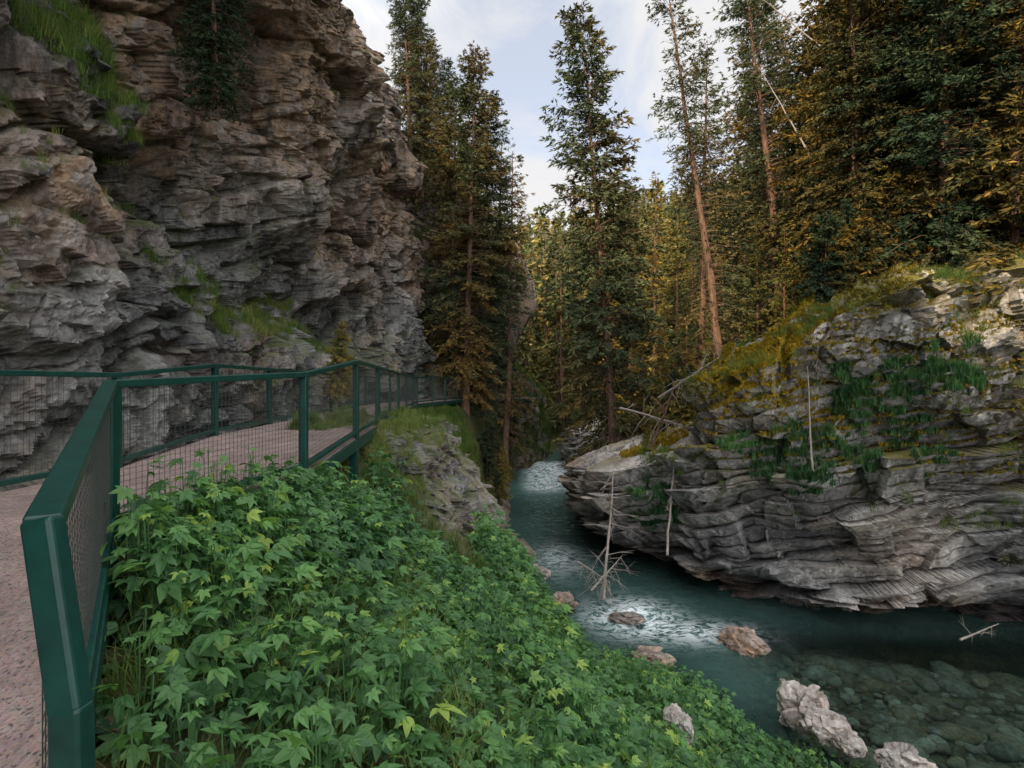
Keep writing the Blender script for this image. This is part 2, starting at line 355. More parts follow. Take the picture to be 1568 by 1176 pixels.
def dispO(P,cap):
    W=warpv(P,1.2,.4,261)
    D=.45*fbm(P/2,4,231)
    d1,t1,e1=facets(W,(1.2,1.1,.7),251,.9); D+=d1*.45
    d2,t2,e2=facets(W,(.4,.45,.25),255,.9); D+=d2*.17
    d3,t3,e3=facets(W,(.15,.17,.1),257,.9); D+=d3*.06
    def rk(V,n):
        tone=np.clip(.30+.3*t2+.2*t3+.4*fbm(V/1.5,3,277),0,1)
        warm=np.clip(.35+.9*fbm(V/1.2,3,278),0,1)
        moss=np.clip(sst(.45,.8,n[:,2])*.6+sst(-1.5,-.9,V[:,2]+.4*fbm(V/.8,2,3)),0,1)
        return np.stack([tone,warm,moss],1)
    return D,rk
VO,NO=wall('rock_outcrop',[(-3.0,7.8,-1.3),(-2.0,8.6,-1.2),(-1.25,10.3,-1.0),(-.9,12.3,-.95),(-.75,14.8,-1.0),(-.95,17,-1.2),(-1.8,19.5,-1.6),(-2.8,21,-2)],-6.8,360,300,
  lambda P,zt:np.interp(P[:,:,2],[-7,-5.2,-3.4,-2.2,-1.2,-.8],[.25,.1,.1,-.45,-1.15,-1.35]),dispO,M_cliffL,1.2,.05,60,61)
def dispR(P,cap):
    W=warpv(P,1.6,.35,161)
    D=.55*fbm(P/np.array([4,4,3]),3,131)+.16*fbm(P/1.5,4,132)
    nb=(-.12,.22,1)
    lo=sst(.3,-1.8,P[:,2])
    a,f=strata(W,nb,(1,.3,0),(0,1,.2),.95,2.8,141,.8); D+=((a-.5)*1.25+(f-.5)*.55)*(.45+.55*lo)
    a2,f2=strata(W,nb,(1,.3,0),(0,1,.2),.34,1.5,143,.7); D+=((a2-.5)*.48+(f2-.5)*.20)*(.25+.75*lo)
    d1,t1,e1=facets(W,(1.5,1.3,1.7),151,.9); D+=d1*.6*(1.15-.6*lo)
    d2,t2,e2=facets(W,(.5,.5,.55),155,.9); D+=d2*.26*(1.2-1.0*lo)
    d3,t3,e3=facets(W,(.2,.2,.16),157,.9); D+=d3*.07*(1.1-.6*lo)
    D-=.16*(1-sst(0,.10,f))*lo+.10*(1-sst(0,.12,f2))*lo
    def rk(V,n):
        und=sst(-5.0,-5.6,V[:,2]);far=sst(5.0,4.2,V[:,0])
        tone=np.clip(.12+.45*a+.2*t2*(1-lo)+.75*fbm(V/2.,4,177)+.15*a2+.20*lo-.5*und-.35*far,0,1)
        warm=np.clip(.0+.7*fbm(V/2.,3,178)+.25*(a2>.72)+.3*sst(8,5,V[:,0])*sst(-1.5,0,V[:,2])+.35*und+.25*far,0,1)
        moss=sst(.35,.7,n[:,2])*sst(-3.2,-1.2,V[:,2]+1.2*fbm(V,2,5))*1.0
        moss=np.maximum(moss,sst(-.6,.5,V[:,2]-np.interp(V[:,0],[3,5,7,8.2,10,12,20],[-2.5,.0,.5,1.6,2.2,2.5,3.4])+1.4*fbm(V/1.2,3,6))*1.0)
        return np.stack([tone,warm,moss],1)
    return D,rk
def profR(P,zt):
    z=P[:,:,2]
    return np.interp(z,[-7.5,-6.2,-5.7,-5.3,-4.6,-3.2,-2.2,-1.2,0,2,4,6],[-1.2,-1.2,-.8,.15,.3,.35,.2,.05,.05,-.1,-.3,-.6])
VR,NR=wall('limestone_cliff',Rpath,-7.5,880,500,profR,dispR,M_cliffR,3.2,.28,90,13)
# ------------------------------------------------------------------ boulders
import bmesh
def boulder(name,pos,size,seed,warm,tone=.6):
    bm=bmesh.new();bmesh.ops.create_icosphere(bm,subdivisions=5,radius=1)
    V=np.array([v.co[:] for v in bm.verts]);F=np.array([[v.index for v in f.verts] for f in bm.faces]);bm.free()
    d,t,e=facets(V*1.0+seed*3.1,(1.1,1.1,1.1),seed,1.0);d2,t2,_=facets(V+seed,(.4,.4,.4),seed+5,.8)
    V=V*(1+.38*d+.14*d2+.15*fbm(V*1.2+seed,3,seed)+.03*fbm(V*8,3,seed))[:,None]
    V=V*np.array(size)
    rk=np.stack([np.clip(tone-.25+.5*t2,0,1),np.full(len(V),warm)+.2*t,0*V[:,0]],1)
    o=mk(name,V,F,M_boulder,{'rk':rk});o.location=pos;o.rotation_euler=(0,0,seed*.7);return o
def at(u,v,d): return ((u-784)/f870*d,d,(588-v)/f870*d)
boulder('river_boulder',at(1138,984,13.0),(.52,.36,.25),3,.9,.5)
boulder('river_boulder',at(965,947,14.3),(.42,.28,.12),4,.3,.2)
boulder('river_boulder',at(1225,1078,9.9),(.36,.36,.34),6,.3,.8)
boulder('river_boulder',at(1262,1112,9.4),(.34,.3,.22),8,.3,.75)
boulder('river_boulder',at(1300,1140,9.0),(.22,.2,.14),29,.3,.6)
boulder('river_boulder',at(1385,1168,8.9),(.36,.3,.18),9,.2,.7)
boulder('river_boulder',at(1035,1112,7.6),(.24,.19,.22),12,.2,.8)
boulder('river_boulder',at(995,1008,12.3),(.42,.35,.22),13,.7,.3)
boulder('river_boulder',at(820,880,17.5),(.4,.4,.35),14,.3,.5)
boulder('river_boulder',at(862,922,15.0),(.35,.3,.2),16,.8,.3)
boulder('river_boulder',at(865,742,34),(.9,.6,.5),17,.8,.5)
bm=bmesh.new();bmesh.ops.create_icosphere(bm,subdivisions=2,radius=1);sv=np.array([v.co[:] for v in bm.verts]);sf=np.array([[v.index for v in f.verts] for f in bm.faces]);bm.free()
sv=sv*(1+.25*fbm(sv*1.3,2,3))[:,None]*np.array([1,.75,.5])
n=2600;y=rng.uniform(7.5,16,n);x=XL(y)+rng.random(n)*(np.minimum(XR(y),14)-XL(y)+.5)-.5;z=Hf(x,y)
S=rng.uniform(.05,.18,n)*(1+1.4*(rng.random(n)<.12));a=rng.uniform(0,6.28,n)
Xb=np.stack([np.cos(a),np.sin(a),0*a],1);Yb=np.stack([-np.sin(a),np.cos(a),0*a],1);Zb=np.tile([0,0,1.],(n,1))
V,F=stamp(sv,sf,Xb,Yb,Zb,S,np.stack([x,y,z+.04],1))
tn=np.repeat(rng.random(n)**1.3,len(sv));wm=np.repeat(rng.random(n),len(sv))
mk('riverbed_stones',V,F,M_boulder,{'rk':np.stack([tn,wm,0*tn],1)},smooth=True)
# ------------------------------------------------------------------ plants
def leaflet(scale,ang,bend=.12):
    ym=np.array([0,.2,.42,.7,1.0]);w=np.array([0.02,.17,.24,.16,0.0])
    V=[];
    for i,(yy,ww) in enumerate(zip(ym,w)):
        zc=-bend*yy*yy*1.6
        V+= [(-ww,yy+(-.05 if i in(1,2,3) else 0),zc+.3*ww),(0,yy,zc),(ww,yy+(-.05 if i in (1,2,3) else 0),zc+.3*ww)]
    V=np.array(V)*scale
    F=[]
    for i in range(4):
        a=i*3;F+=[(a,a+1,a+4,a+3),(a+1,a+2,a+5,a+4)]
    c,s=math.cos(ang),math.sin(ang);R=np.array([[c,-s,0],[s,c,0],[0,0,1]])
    return V@R.T,np.array(F)
def compound(specs):
    VV=[];FF=[];o=0
    for sc,an,oy in specs:
        v,f=leaflet(sc,an);v=v+np.array([0,oy,.01*an]);VV.append(v);FF.append(f+o);o+=len(v)
    return np.concatenate(VV),np.concatenate(FF)
tv1,tf1=compound([(.72,0,.32),(.6,.95,.3),(.6,-.95,.3),(.45,1.9,.28),(.45,-1.9,.28)])
tv2,tf2=compound([(.8,0,.25),(.65,.75,.25),(.65,-.75,.25)])
def foliage(name,px,py,hgt,size,nl,mat,seed,spread=.28,bright=0.):
    r=np.random.default_rng(seed)
    n=len(px);pz=Hf(px,py)
    Vs=[];Fs=[];T=[];off=0
    rep=np.repeat(np.arange(n),nl);m=len(rep)
    pb=r.normal(0,.12,n)
    k=r.random(m)**.7
    az=r.uniform(0,6.28,m);rad=spread*(.15+.75*r.random(m))*(.4+1.0*(1-k))
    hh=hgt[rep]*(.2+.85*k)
    pos=np.stack([px[rep]+rad*np.cos(az),py[rep]+rad*np.sin(az),pz[rep]+hh],1)
    d=np.stack([np.cos(az),np.sin(az),r.uniform(-.8,.25,m)],1)
    up=norm(np.stack([r.normal(0,.42,m),r.normal(0,.42,m)-.1,np.ones(m)],1))
    Xb,Yb,Zb=basis(d,up)
    S=size[rep]*r.uniform(.5,1.2,m)*(1.15-.35*(k>.85))
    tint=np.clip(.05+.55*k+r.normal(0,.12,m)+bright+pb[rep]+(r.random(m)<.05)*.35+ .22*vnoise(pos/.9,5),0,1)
    sel=r.random(m)<.6
    for q,(tv,tf) in ((sel,(tv1,tf1)),(~sel,(tv2,tf2))):
        V,F=stamp(tv,tf,Xb[q],Yb[q],Zb[q],S[q],pos[q]);Vs.append(V);Fs.append(F+off);off+=len(V);T.append(np.repeat(tint[q],len(tv)))
    b=np.stack([px[rep],py[rep],pz[rep]],1);w=np.stack([-np.sin(az),np.cos(az),0*az],1)*.003
    V=np.stack([b-w,b+w,pos+w,pos-w],1).reshape(-1,3);F=np.arange(m*4).reshape(-1,4)+off
    Vs.append(V);Fs.append(F);T.append(np.full(m*4,.35))
    return mk(name,np.concatenate(Vs),np.concatenate(Fs),mat,{'tint':np.concatenate(T)})
n=7000
py=1.5+rng.random(n)**.8*10.6;px=XW(py)+.22+rng.random(n)*(XL(py)-XW(py)-.4)
keep=(py<8.8)|((px>-.6)&(py<12.1)); keep&=~((px>XL(py)-.8)&(rng.random(n)<.4)); keep&=(px<py*.95+.6)
nn_=fbm(np.stack([px,py,0*px],1)/1.1,2,66);keep&=(nn_>-.5)
px,py=px[keep],py[keep]
hg=rng.uniform(.2,.52,len(px))*(1+.8*fbm(np.stack([px,py,0*px],1)/1.1,2,60))*(1+.5*(rng.random(len(px))<.08))
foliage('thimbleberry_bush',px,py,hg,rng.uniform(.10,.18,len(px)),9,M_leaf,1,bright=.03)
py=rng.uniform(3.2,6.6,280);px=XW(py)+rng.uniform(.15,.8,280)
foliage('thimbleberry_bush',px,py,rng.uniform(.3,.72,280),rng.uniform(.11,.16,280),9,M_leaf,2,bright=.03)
def tuft(nb,seed,lean=.5,w=.03):
    r=np.random.default_rng(seed);V=[];F=[]
    for i in range(nb):
        a=r.uniform(0,6.28);b=np.array([r.normal(0,.12),r.normal(0,.12),0]);l=r.uniform(.5,1.0);ln=r.uniform(.1,lean)
        dr=np.array([math.cos(a),math.sin(a),0]);sd=np.array([-dr[1],dr[0],0])*w
        m=b+dr*ln*.35*l+np.array([0,0,.6*l]);t=b+dr*ln*l+np.array([0,0,.9*l])
        k=len(V);V+=[b-sd,b+sd,m+sd*.7,m-sd*.7,t,t];F+=[(k,k+1,k+2,k+3),(k+3,k+2,k+4,k+5)]
    return np.array(V),np.array(F)
def scatter(name,pos,size,mat,seed,tpl,tb=.5,tv=.2,up=None):
    r=np.random.default_rng(seed);n=len(pos);a=r.uniform(0,6.28,n)
    U=norm((np.tile([0,0,1.],(n,1)) if up is None else up)+r.normal(0,.12,(n,3)))
    Xb,Yb,Zb=basis(np.stack([np.cos(a),np.sin(a),0*a],1),U)
    V,F=stamp(tpl[0],tpl[1],Xb,Yb,Zb,size,pos)
    t=np.clip(tb+tv*r.normal(0,1,n)+.25*vnoise(pos/1.2,3),0,1)
    return mk(name,V,F,mat,{'tint':np.repeat(t,len(tpl[0]))})
TM=tuft(12,2,1.3,.10);TW=tuft(16,3,1.0,.035);TF=tuft(18,4,1.1,.012)
n=9000;py=rng.uniform(8.0,30,n);tt=rng.random(n)**1.3*.62;px=XW(py)+.1+tt*(XL(py)-XW(py))
kp=(fbm(np.stack([px,py,0*px],1)/1.6,3,71)>-.15)&~((py>8.6)&(py<17)&(tt>.03))
px,py=px[kp],py[kp];scatter('bank_grass',np.stack([px,py,Hf(px,py)+.05],1),rng.uniform(.2,.4,len(px)),M_grass,4,TF,.45)
n=3600;py=rng.uniform(1.3,12.3,n);px=XW(py)+.1+rng.random(n)*(XL(py)-XW(py)-.2);kp=(py<9.6)|(px>-.6);px,py=px[kp],py[kp];n=len(px)
scatter('undergrowth_grass',np.stack([px,py,Hf(px,py)],1),rng.uniform(.25,.5,n),M_grass,5,TF,.3)
def pick(V,Nn,mask,n,seed):
    idx=np.where(mask)[0]
    r=np.random.default_rng(seed);return r.choice(idx,min(n,len(idx)),replace=False)
m=(NO[:,2]>.35)&(VO[:,2]>-2.0)&(fbm(VO/.8,2,96)+.5*(VO[:,2]+1.5)>-.05);i=pick(VO,NO,m,2200,9);scatter('outcrop_grass',VO[i],rng.uniform(.12,.30,len(i)),M_grass,16,TF,.5)
zl=np.clip(5.3-.75*(VL[:,1]-8),.8,14)
m=(NL[:,2]>.25)&(VL[:,1]>5)&(VL[:,1]<20)&(VL[:,2]>1)&(np.abs(VL[:,2]-zl-.5)<1.5)&(fbm(VL/1.5,2,91)>-.05)
i=pick(VL,NL,m,4200,1);scatter('ledge_grass',VL[i],rng.uniform(.15,.4,len(i)),M_grass,6,TF,.5)
m=(NL[:,2]>.35)&(VL[:,1]>4)&(VL[:,2]>.5)&(fbm(VL/1.2,2,92)>.2);i=pick(VL,NL,m,2200,2);scatter('ledge_grass',VL[i],rng.uniform(.1,.28,len(i)),M_grass,7,TF,.6)
m=(NM[:,2]>.3);i=pick(VM,NM,m,3000,3);scatter('ledge_shrubs',VM[i],rng.uniform(.3,.7,len(i)),M_grass,8,TW,.3)
m=(NR[:,2]>.25)&(VR[:,2]>-2.2)&(fbm(VR/1.0,2,93)>-.05);i=pick(VR,NR,m,20000,4);scatter('cliff_moss',VR[i],rng.uniform(.05,.13,len(i)),M_moss,9,TM,.45)
def near(V,lst):
    m=np.zeros(len(V),bool)
    for (u,v_,d,r_) in lst: m|=(np.linalg.norm(V-np.array(at(u,v_,d)),axis=1)<r_)
    return m
m=near(VR,[(1150,560,16.0,1.7),(1215,495,16.6,1.1),(1305,530,14.9,.7),(1020,650,18.5,1.1),(1205,665,14.4,.6),(1260,650,14.4,.7),(1400,690,13.6,.7),(990,700,19,.9),(1340,500,15,.7)])
m&=(NR[:,2]>.1);i=pick(VR,NR,m,9000,44);scatter('moss_cushions',VR[i],rng.uniform(.07,.17,len(i)),M_moss,19,TM,.85,.12)
m=near(VR,[(1230,700,14.2,1.0),(1170,700,14.6,.6),(1300,700,13.9,.7),(1410,685,13.5,.7),(1340,640,14,.6),(1380,590,13.8,.6),(1130,690,15,.5),(1470,560,13.4,.7),(1290,600,14.5,.7),(1000,780,17.5,.9)])
m&=(NR[:,2]>-.1)&(fbm(VR/.5,2,98)>-.15);i=pick(VR,NR,m,3600,45);scatter('cliff_shrubs',VR[i],rng.uniform(.14,.34,len(i)),M_leaf,29,TW,.22,.15)
m=(NR[:,2]>.35)&(VR[:,2]>-3.5)&(VR[:,1]<20)&(fbm(VR/.9,2,94)>.1);i=pick(VR,NR,m,4200,5);scatter('cliff_grass',VR[i],rng.uniform(.15,.36,len(i)),M_grass,10,TF,.4)
n=14000;py=rng.uniform(12.5,36,n);px=XR(py)+.8+rng.exponential(4.5,n);kp=(px<28)
px,py=px[kp],py[kp];scatter('slope_moss_and_grass',np.stack([px,py,Hf(px,py)+.03],1),rng.uniform(.15,.4,len(px)),M_moss,11,TW,.15)
# ------------------------------------------------------------------ conifers
def tube(pts,rad,ns=6):
    pts=np.asarray(pts,float);k=len(pts);d=norm(np.gradient(pts,axis=0));ref=np.tile([.31,.95,.02],(k,1))
    a=norm(np.cross(d,ref));b=np.cross(d,a);an=np.arange(ns)/ns*6.2832
    V=pts[:,None]+(a[:,None]*np.cos(an)[None,:,None]+b[:,None]*np.sin(an)[None,:,None])*np.asarray(rad)[:,None,None]
    F=[]
    for i in range(k-1):
        for j in range(ns):F.append((i*ns+j,i*ns+(j+1)%ns,(i+1)*ns+(j+1)%ns,(i+1)*ns+j))
    return V.reshape(-1,3),np.array(F)
def conifer(name,seed,H,R,clear,nb,tw,nd,nlen,nwid,mat,power=.75,gap=.25,lowdead=0,low=.6):
    r=np.random.default_rng(seed)
    zz=np.linspace(0,H,14);wob=np.cumsum(r.normal(0,.03,(14,2)),axis=0)
    tp=np.stack([wob[:,0],wob[:,1],zz-.5],1);tr=np.interp(zz/H,[0,.08,1],[H*.014,H*.010,.015])
    TV,TF_=tube(tp,tr,8)
    t=np.sort(r.random(nb)**.95)
    prof=(1-t)**power*np.minimum(1,low+t*(1-low)*2.6)+.04
    Lb=R*prof*r.uniform(.45,1.2,nb);az=r.uniform(0,6.283,nb)
    q=np.stack([np.cos(az)*1.1,np.sin(az)*1.1,t*H/2.0],1);g=vnoise(q+seed*5,seed)
    dead=(g<-gap)|(r.random(nb)<lowdead*(1-t))
    z0=H*(clear+(1-clear)*t)
    bx=np.interp(z0,zz,wob[:,0]);by=np.interp(z0,zz,wob[:,1])
    up=.05+.75*t**1.5; dr=.8-.4*t
    def bp(i,s):
        l=Lb[i];return np.stack([bx[i]+np.cos(az[i])*l*s,by[i]+np.sin(az[i])*l*s,z0[i]-.5+l*(up[i]*s-dr[i]*s*s+.22*s**3)],1)
    ids=np.arange(nb);Lfull=Lb.copy();Lb=np.where(dead,Lb*.6,Lb);pts=np.stack([bp(ids,np.full(nb,s)) for s in (0,.35,.7,1)],1)
    rad=np.array([.016,.012,.007,.002])*H/20
    sd=np.stack([-np.sin(az),np.cos(az),0*az],1);offs=[sd*1.,np.array([0,0,1.])-sd*.5,-sd*.5-np.array([0,0,1.])]
    BV=np.stack([pts+ o[:,None,:]*rad[None,:,None]*(.6+.5*(Lb/R))[:,None,None] for o in offs],2)
    BV=BV.reshape(nb,12,3);bf=[]
    for i in range(3):
        for j in range(3):bf.append((i*3+j,i*3+(j+1)%3,(i+1)*3+(j+1)%3,(i+1)*3+j))
    BF=(np.array(bf)[None]+(np.arange(nb)*12)[:,None,None]).reshape(-1,4)
    nt_=np.maximum(2,(Lb*tw).astype(int));nt_[dead]=(nt_[dead]*.2).astype(int)
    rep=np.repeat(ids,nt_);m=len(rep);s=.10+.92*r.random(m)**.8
    p=bp(rep,s);side=np.where(r.random(m)<.5,-1,1);ang=az[rep]+side*r.uniform(.3,1.3,m)
    dz=r.uniform(-.85,.05,m)+.4*t[rep]
    td=norm(np.stack([np.cos(ang),np.sin(ang),dz],1));tl=(.12+.38*(1.05-s))*np.minimum(Lb[rep],2.)*.55*r.uniform(.6,1.2,m)+.10
    rp2=np.repeat(np.arange(m),nd);k=len(rp2);u=r.random(k)
    nb0=p[rp2]+td[rp2]*(tl[rp2]*u)[:,None]
    ndr=norm(td[rp2]*1.3+r.normal(0,.40,(k,3))+np.array([0,0,-.15]));nl=nlen*r.uniform(.6,1.3,k)
    wv=norm(np.cross(ndr,r.normal(0,1,(k,3))))*(nwid*.5*r.uniform(.6,1.3,k))[:,None]
    mid=nb0+ndr*(nl*.45)[:,None]
    NV=np.stack([nb0,mid+wv,nb0+ndr*nl[:,None],mid-wv],1).reshape(-1,3);NF=np.arange(k*4).reshape(-1,4)
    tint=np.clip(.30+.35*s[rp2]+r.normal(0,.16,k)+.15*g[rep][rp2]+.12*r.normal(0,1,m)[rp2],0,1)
    V=np.concatenate([TV,BV.reshape(-1,3),NV]);F=np.concatenate([TF_,BF+len(TV),NF+len(TV)+nb*12])
    mi=np.r_[np.zeros(len(TF_)+len(BF)),np.ones(len(NF))]
    T=np.r_[np.full(len(TV)+nb*12,.5),np.repeat(tint,4)]
    ob=mk(name,V,F,None,{'tint':T},mats=[M_bark,mat],mi=mi)
    me=ob.data;bpy.data.objects.remove(ob);return me
TPL={
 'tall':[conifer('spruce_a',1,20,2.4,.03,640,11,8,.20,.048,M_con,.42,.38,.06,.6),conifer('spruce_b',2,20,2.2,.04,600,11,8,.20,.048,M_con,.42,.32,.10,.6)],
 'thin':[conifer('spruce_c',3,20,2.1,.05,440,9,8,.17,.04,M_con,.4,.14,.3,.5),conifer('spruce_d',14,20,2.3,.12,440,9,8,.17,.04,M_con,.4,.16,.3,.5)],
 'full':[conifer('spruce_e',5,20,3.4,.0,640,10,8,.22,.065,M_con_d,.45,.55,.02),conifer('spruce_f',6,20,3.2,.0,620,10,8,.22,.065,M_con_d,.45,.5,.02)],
 'gold':[conifer('pine_g',7,20,2.4,.02,340,9,7,.26,.075,M_con_g,.6,.28,.08),conifer('pine_h',8,20,2.1,.02,340,9,7,.26,.075,M_con_g,.65,.28,.08)],
 'small':[conifer('sap_i',9,20,5.5,.0,260,5,7,.8,.15,M_con_g,.8,.3,.05),conifer('sap_j',10,20,6.0,.0,260,5,7,.8,.15,M_con_d,.8,.3,.05)],
 'darksmall':[conifer('sap_k',11,20,6.5,.0,300,5,7,.8,.16,M_con_d,.7,.4,.02)]*2,
}
from mathutils import Quaternion
cnt={k:0 for k in TPL}
def tree(u,d,ut,vt,style,zbase=None,name='spruce_tree',fat=1.0):
    x=(u-784)/f870*d;z=float(Hf(np.array([x]),np.array([d]))[0]) if zbase is None else zbase
    zt=(588-vt)/f870*d;xt=(ut-784)/f870*d
    me=TPL[style][cnt[style]%2];cnt[style]+=1
    o=bpy.data.objects.new(name,me);scene.collection.objects.link(o)
    hh=math.hypot(zt-z,xt-x);sc=hh/19.5
    o.location=(x,d,z)
    q=Vector((xt-x,rng.uniform(-.02,.02)*hh,zt-z)).to_track_quat('Z','Y')
    o.rotation_mode='QUATERNION';o.rotation_quaternion=q@Quaternion((0,0,1),rng.uniform(0,6.28))
    o.scale=(sc*fat,sc*fat,sc);return o
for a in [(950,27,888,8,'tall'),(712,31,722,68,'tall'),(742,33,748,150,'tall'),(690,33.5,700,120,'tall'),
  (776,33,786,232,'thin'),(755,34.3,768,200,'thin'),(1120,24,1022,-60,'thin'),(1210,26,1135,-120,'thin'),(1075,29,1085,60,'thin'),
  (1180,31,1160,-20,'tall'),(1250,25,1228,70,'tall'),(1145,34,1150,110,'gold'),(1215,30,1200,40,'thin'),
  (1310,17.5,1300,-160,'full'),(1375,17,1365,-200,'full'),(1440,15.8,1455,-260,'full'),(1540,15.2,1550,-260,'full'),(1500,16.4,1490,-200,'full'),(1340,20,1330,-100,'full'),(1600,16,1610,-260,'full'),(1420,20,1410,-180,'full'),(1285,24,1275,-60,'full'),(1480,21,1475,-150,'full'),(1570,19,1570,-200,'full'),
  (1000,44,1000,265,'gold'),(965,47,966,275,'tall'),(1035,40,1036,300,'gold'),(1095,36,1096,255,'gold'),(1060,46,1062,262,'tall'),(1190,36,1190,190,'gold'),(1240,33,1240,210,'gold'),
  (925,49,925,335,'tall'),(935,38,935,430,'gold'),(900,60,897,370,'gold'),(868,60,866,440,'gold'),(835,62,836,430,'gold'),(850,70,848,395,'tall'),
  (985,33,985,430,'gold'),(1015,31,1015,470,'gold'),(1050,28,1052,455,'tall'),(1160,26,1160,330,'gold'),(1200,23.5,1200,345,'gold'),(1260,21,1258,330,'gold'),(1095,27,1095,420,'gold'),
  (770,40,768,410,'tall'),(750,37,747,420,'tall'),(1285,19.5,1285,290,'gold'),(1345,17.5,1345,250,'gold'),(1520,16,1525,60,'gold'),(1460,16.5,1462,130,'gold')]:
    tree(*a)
for a in [(655,40,662,58,'tall',12),(672,40,684,92,'tall',12),(632,36,612,-60,'tall',12.5),(645,37,640,-20,'tall',12.5),(712,39,712,210,'tall',10),(735,38.5,733,270,'gold',7),(680,38,678,180,'gold',11),
          (330,11.5,322,-260,'full',5.9)]:
    tree(*a)
for k in range(210):
    if k<40: u=rng.uniform(900,1080);d=rng.uniform(18,28);off=1.6
    elif k<110: u=rng.uniform(1230,1620);d=rng.uniform(15.0,19);off=1.6
    else: u=rng.uniform(1290,1620);d=float(np.interp(u,[1290,1400,1568,1620],[15.8,15.0,14.4,14.0]))+rng.uniform(-.2,1.5);off=1.0
    x=(u-784)/f870*d
    if x<XR(np.array([d]))[0]+off: continue
    z=float(Hf(np.array([x]),np.array([d]))[0]);h=rng.uniform(1.0,3.4)
    if z<-4: continue
    tree(u,d,u+rng.uniform(-8,8),588-(z+h)/d*f870,'small' if k<110 and k%3 else 'darksmall')
for (u,d,h) in [(730,22,1.0),(745,24,1.6),(755,27,2.2),(765,28.5,2.6),(745,30,3.5),(520,15.5,2.0)]:
    x=(u-784)/f870*d;z=float(Hf(np.array([x]),np.array([d]))[0]) if u>600 else -.3
    tree(u,d,u+5,588-(z+h)/d*f870,'small',z)
# distant forest
FT=[conifer('far_%d'%i,20+i,16,2.4,.03,90,4.2,4,.65,.24,M_con_f,.75,.35,.05) for i in range(4)]
par=bpy.data.objects.new('distant_conifer_forest',None);scene.collection.objects.link(par)
n=0
yy=46+rng.random(5200)**.85*168;xx=rng.uniform(-.28,.60,5200)*yy
occ={}
for a,b in zip(xx,yy):
    g=2.9 if b<90 else 4.4
    key=(int(a/g),int(b/g),b<90)
    if key in occ or (b<52 and 0<a<4): continue
    occ[key]=1
    z=float(Hh(np.array([a]),np.array([b]))[0])-.3
    o=bpy.data.objects.new('conifer',FT[n%4]);scene.collection.objects.link(o);o.parent=par
    s=rng.uniform(.6,1.1);o.location=(a,b,z);o.scale=(s,s,s*rng.uniform(.9,1.2));o.rotation_euler=(rng.normal(0,.03),rng.normal(0,.03),rng.uniform(0,6.28));n+=1
print('forest',n)
# dead wood
def deadtree(name,p0,p1,r0,seed,nb=18,bl=.7,mat=None,bend=.15):
    r=np.random.default_rng(seed);p0=np.array(p0);p1=np.array(p1);t=np.linspace(0,1,10)[:,None]
    ln=np.linalg.norm(p1-p0);pts=p0+(p1-p0)*t+np.cumsum(r.normal(0,.012*ln,(10,3)),axis=0)*bend*2
    V,F=tube(pts,np.linspace(r0,r0*.25,10),7);VV=[V];FF=[F];o=len(V)
    for i in range(nb):
        s=r.uniform(.1,1);b=np.array([np.interp(s,t[:,0],pts[:,j]) for j in range(3)])
        d=norm(r.normal(0,1,3)+np.array([0,-.2,-.2]));l=bl*r.uniform(.4,1.3)
        q=[b,b+d*l*.5+[0,0,-.03],b+d*l+[0,0,-.22*l]]
        V,F=tube(q,[r0*.28,r0*.18,r0*.06],4);VV.append(V);FF.append(F+o);o+=len(V)
        for jj in range(2):
            dd=norm(d+r.normal(0,.6,3));bb=q[1]
            V,F=tube([bb,bb+dd*l*.3,bb+dd*l*.55],[r0*.14,r0*.09,r0*.04],3);VV.append(V);FF.append(F+o);o+=len(V)
    return mk(name,np.concatenate(VV),np.concatenate(FF),mat or M_dead,smooth=True)
deadtree('dead_snag',at(924,918,15.2),at(944,715,17.2),.05,1,26,.8)
deadtree('dead_snag',at(1245,722,13.9),at(1240,562,14.3),.03,2,10,.22)
deadtree('dead_snag',at(1020,850,15.7),at(1030,690,16.6),.04,3,12,.5)
deadtree('fallen_tree',at(1010,610,20),at(1125,530,17.5),.06,4,20,1.0)
deadtree('fallen_tree',at(950,625,21),at(1050,650,18.0),.05,5,18,.9)
deadtree('fallen_tree',at(1240,235,21),at(1165,100,24),.035,6,8,.5)
deadtree('fallen_tree',at(1262,75,22),at(1160,-10,23),.035,7,6,.5)
deadtree('fallen_branch',at(885,860,16),at(935,890,14.8),.03,10,20,.6)
deadtree('fallen_branch',at(905,905,14.9),at(955,850,16),.03,11,14,.6)
deadtree('fallen_branch',at(1470,980,13.0),at(1530,955,13.0),.03,12,5,.4)
deadtree('fallen_tree',at(985,720,19.0),at(1035,595,18),.06,14,14,.8,M_bark)
# ------------------------------------------------------------------ walkway
class B:
    def __init__(s): s.V=[];s.F=[];s.o=0
    def beam(s,a,b,w,h,up=(0,0,1)):
        a=np.array(a,float);b=np.array(b,float);d=b-a;d/=np.linalg.norm(d);u=np.array(up,float)
        if abs(d@u)>.95:u=np.array([0,1.,0])
        x=np.cross(d,u);x/=np.linalg.norm(x);u=np.cross(x,d)
        for p in (a,b):
            for sx,sy in((-1,-1),(1,-1),(1,1),(-1,1)):s.V.append(p+x*sx*w/2+u*sy*h/2)
        o=s.o;s.F+=[(o,o+1,o+2,o+3),(o+7,o+6,o+5,o+4)]+[(o+i,o+4+i,o+4+(i+1)%4,o+(i+1)%4) for i in range(4)];s.o+=8
    def done(s,name,mat,bev=0,parent=None):
        ob=mk(name,np.array(s.V),np.array(s.F),mat,parent=parent)
        if bev:
            md=ob.modifiers.new('b','BEVEL');md.width=bev;md.segments=3;md.limit_method='ANGLE'
        return ob
def lerp(a,b,t): return np.array(a)*(1-t)+np.array(b)*t
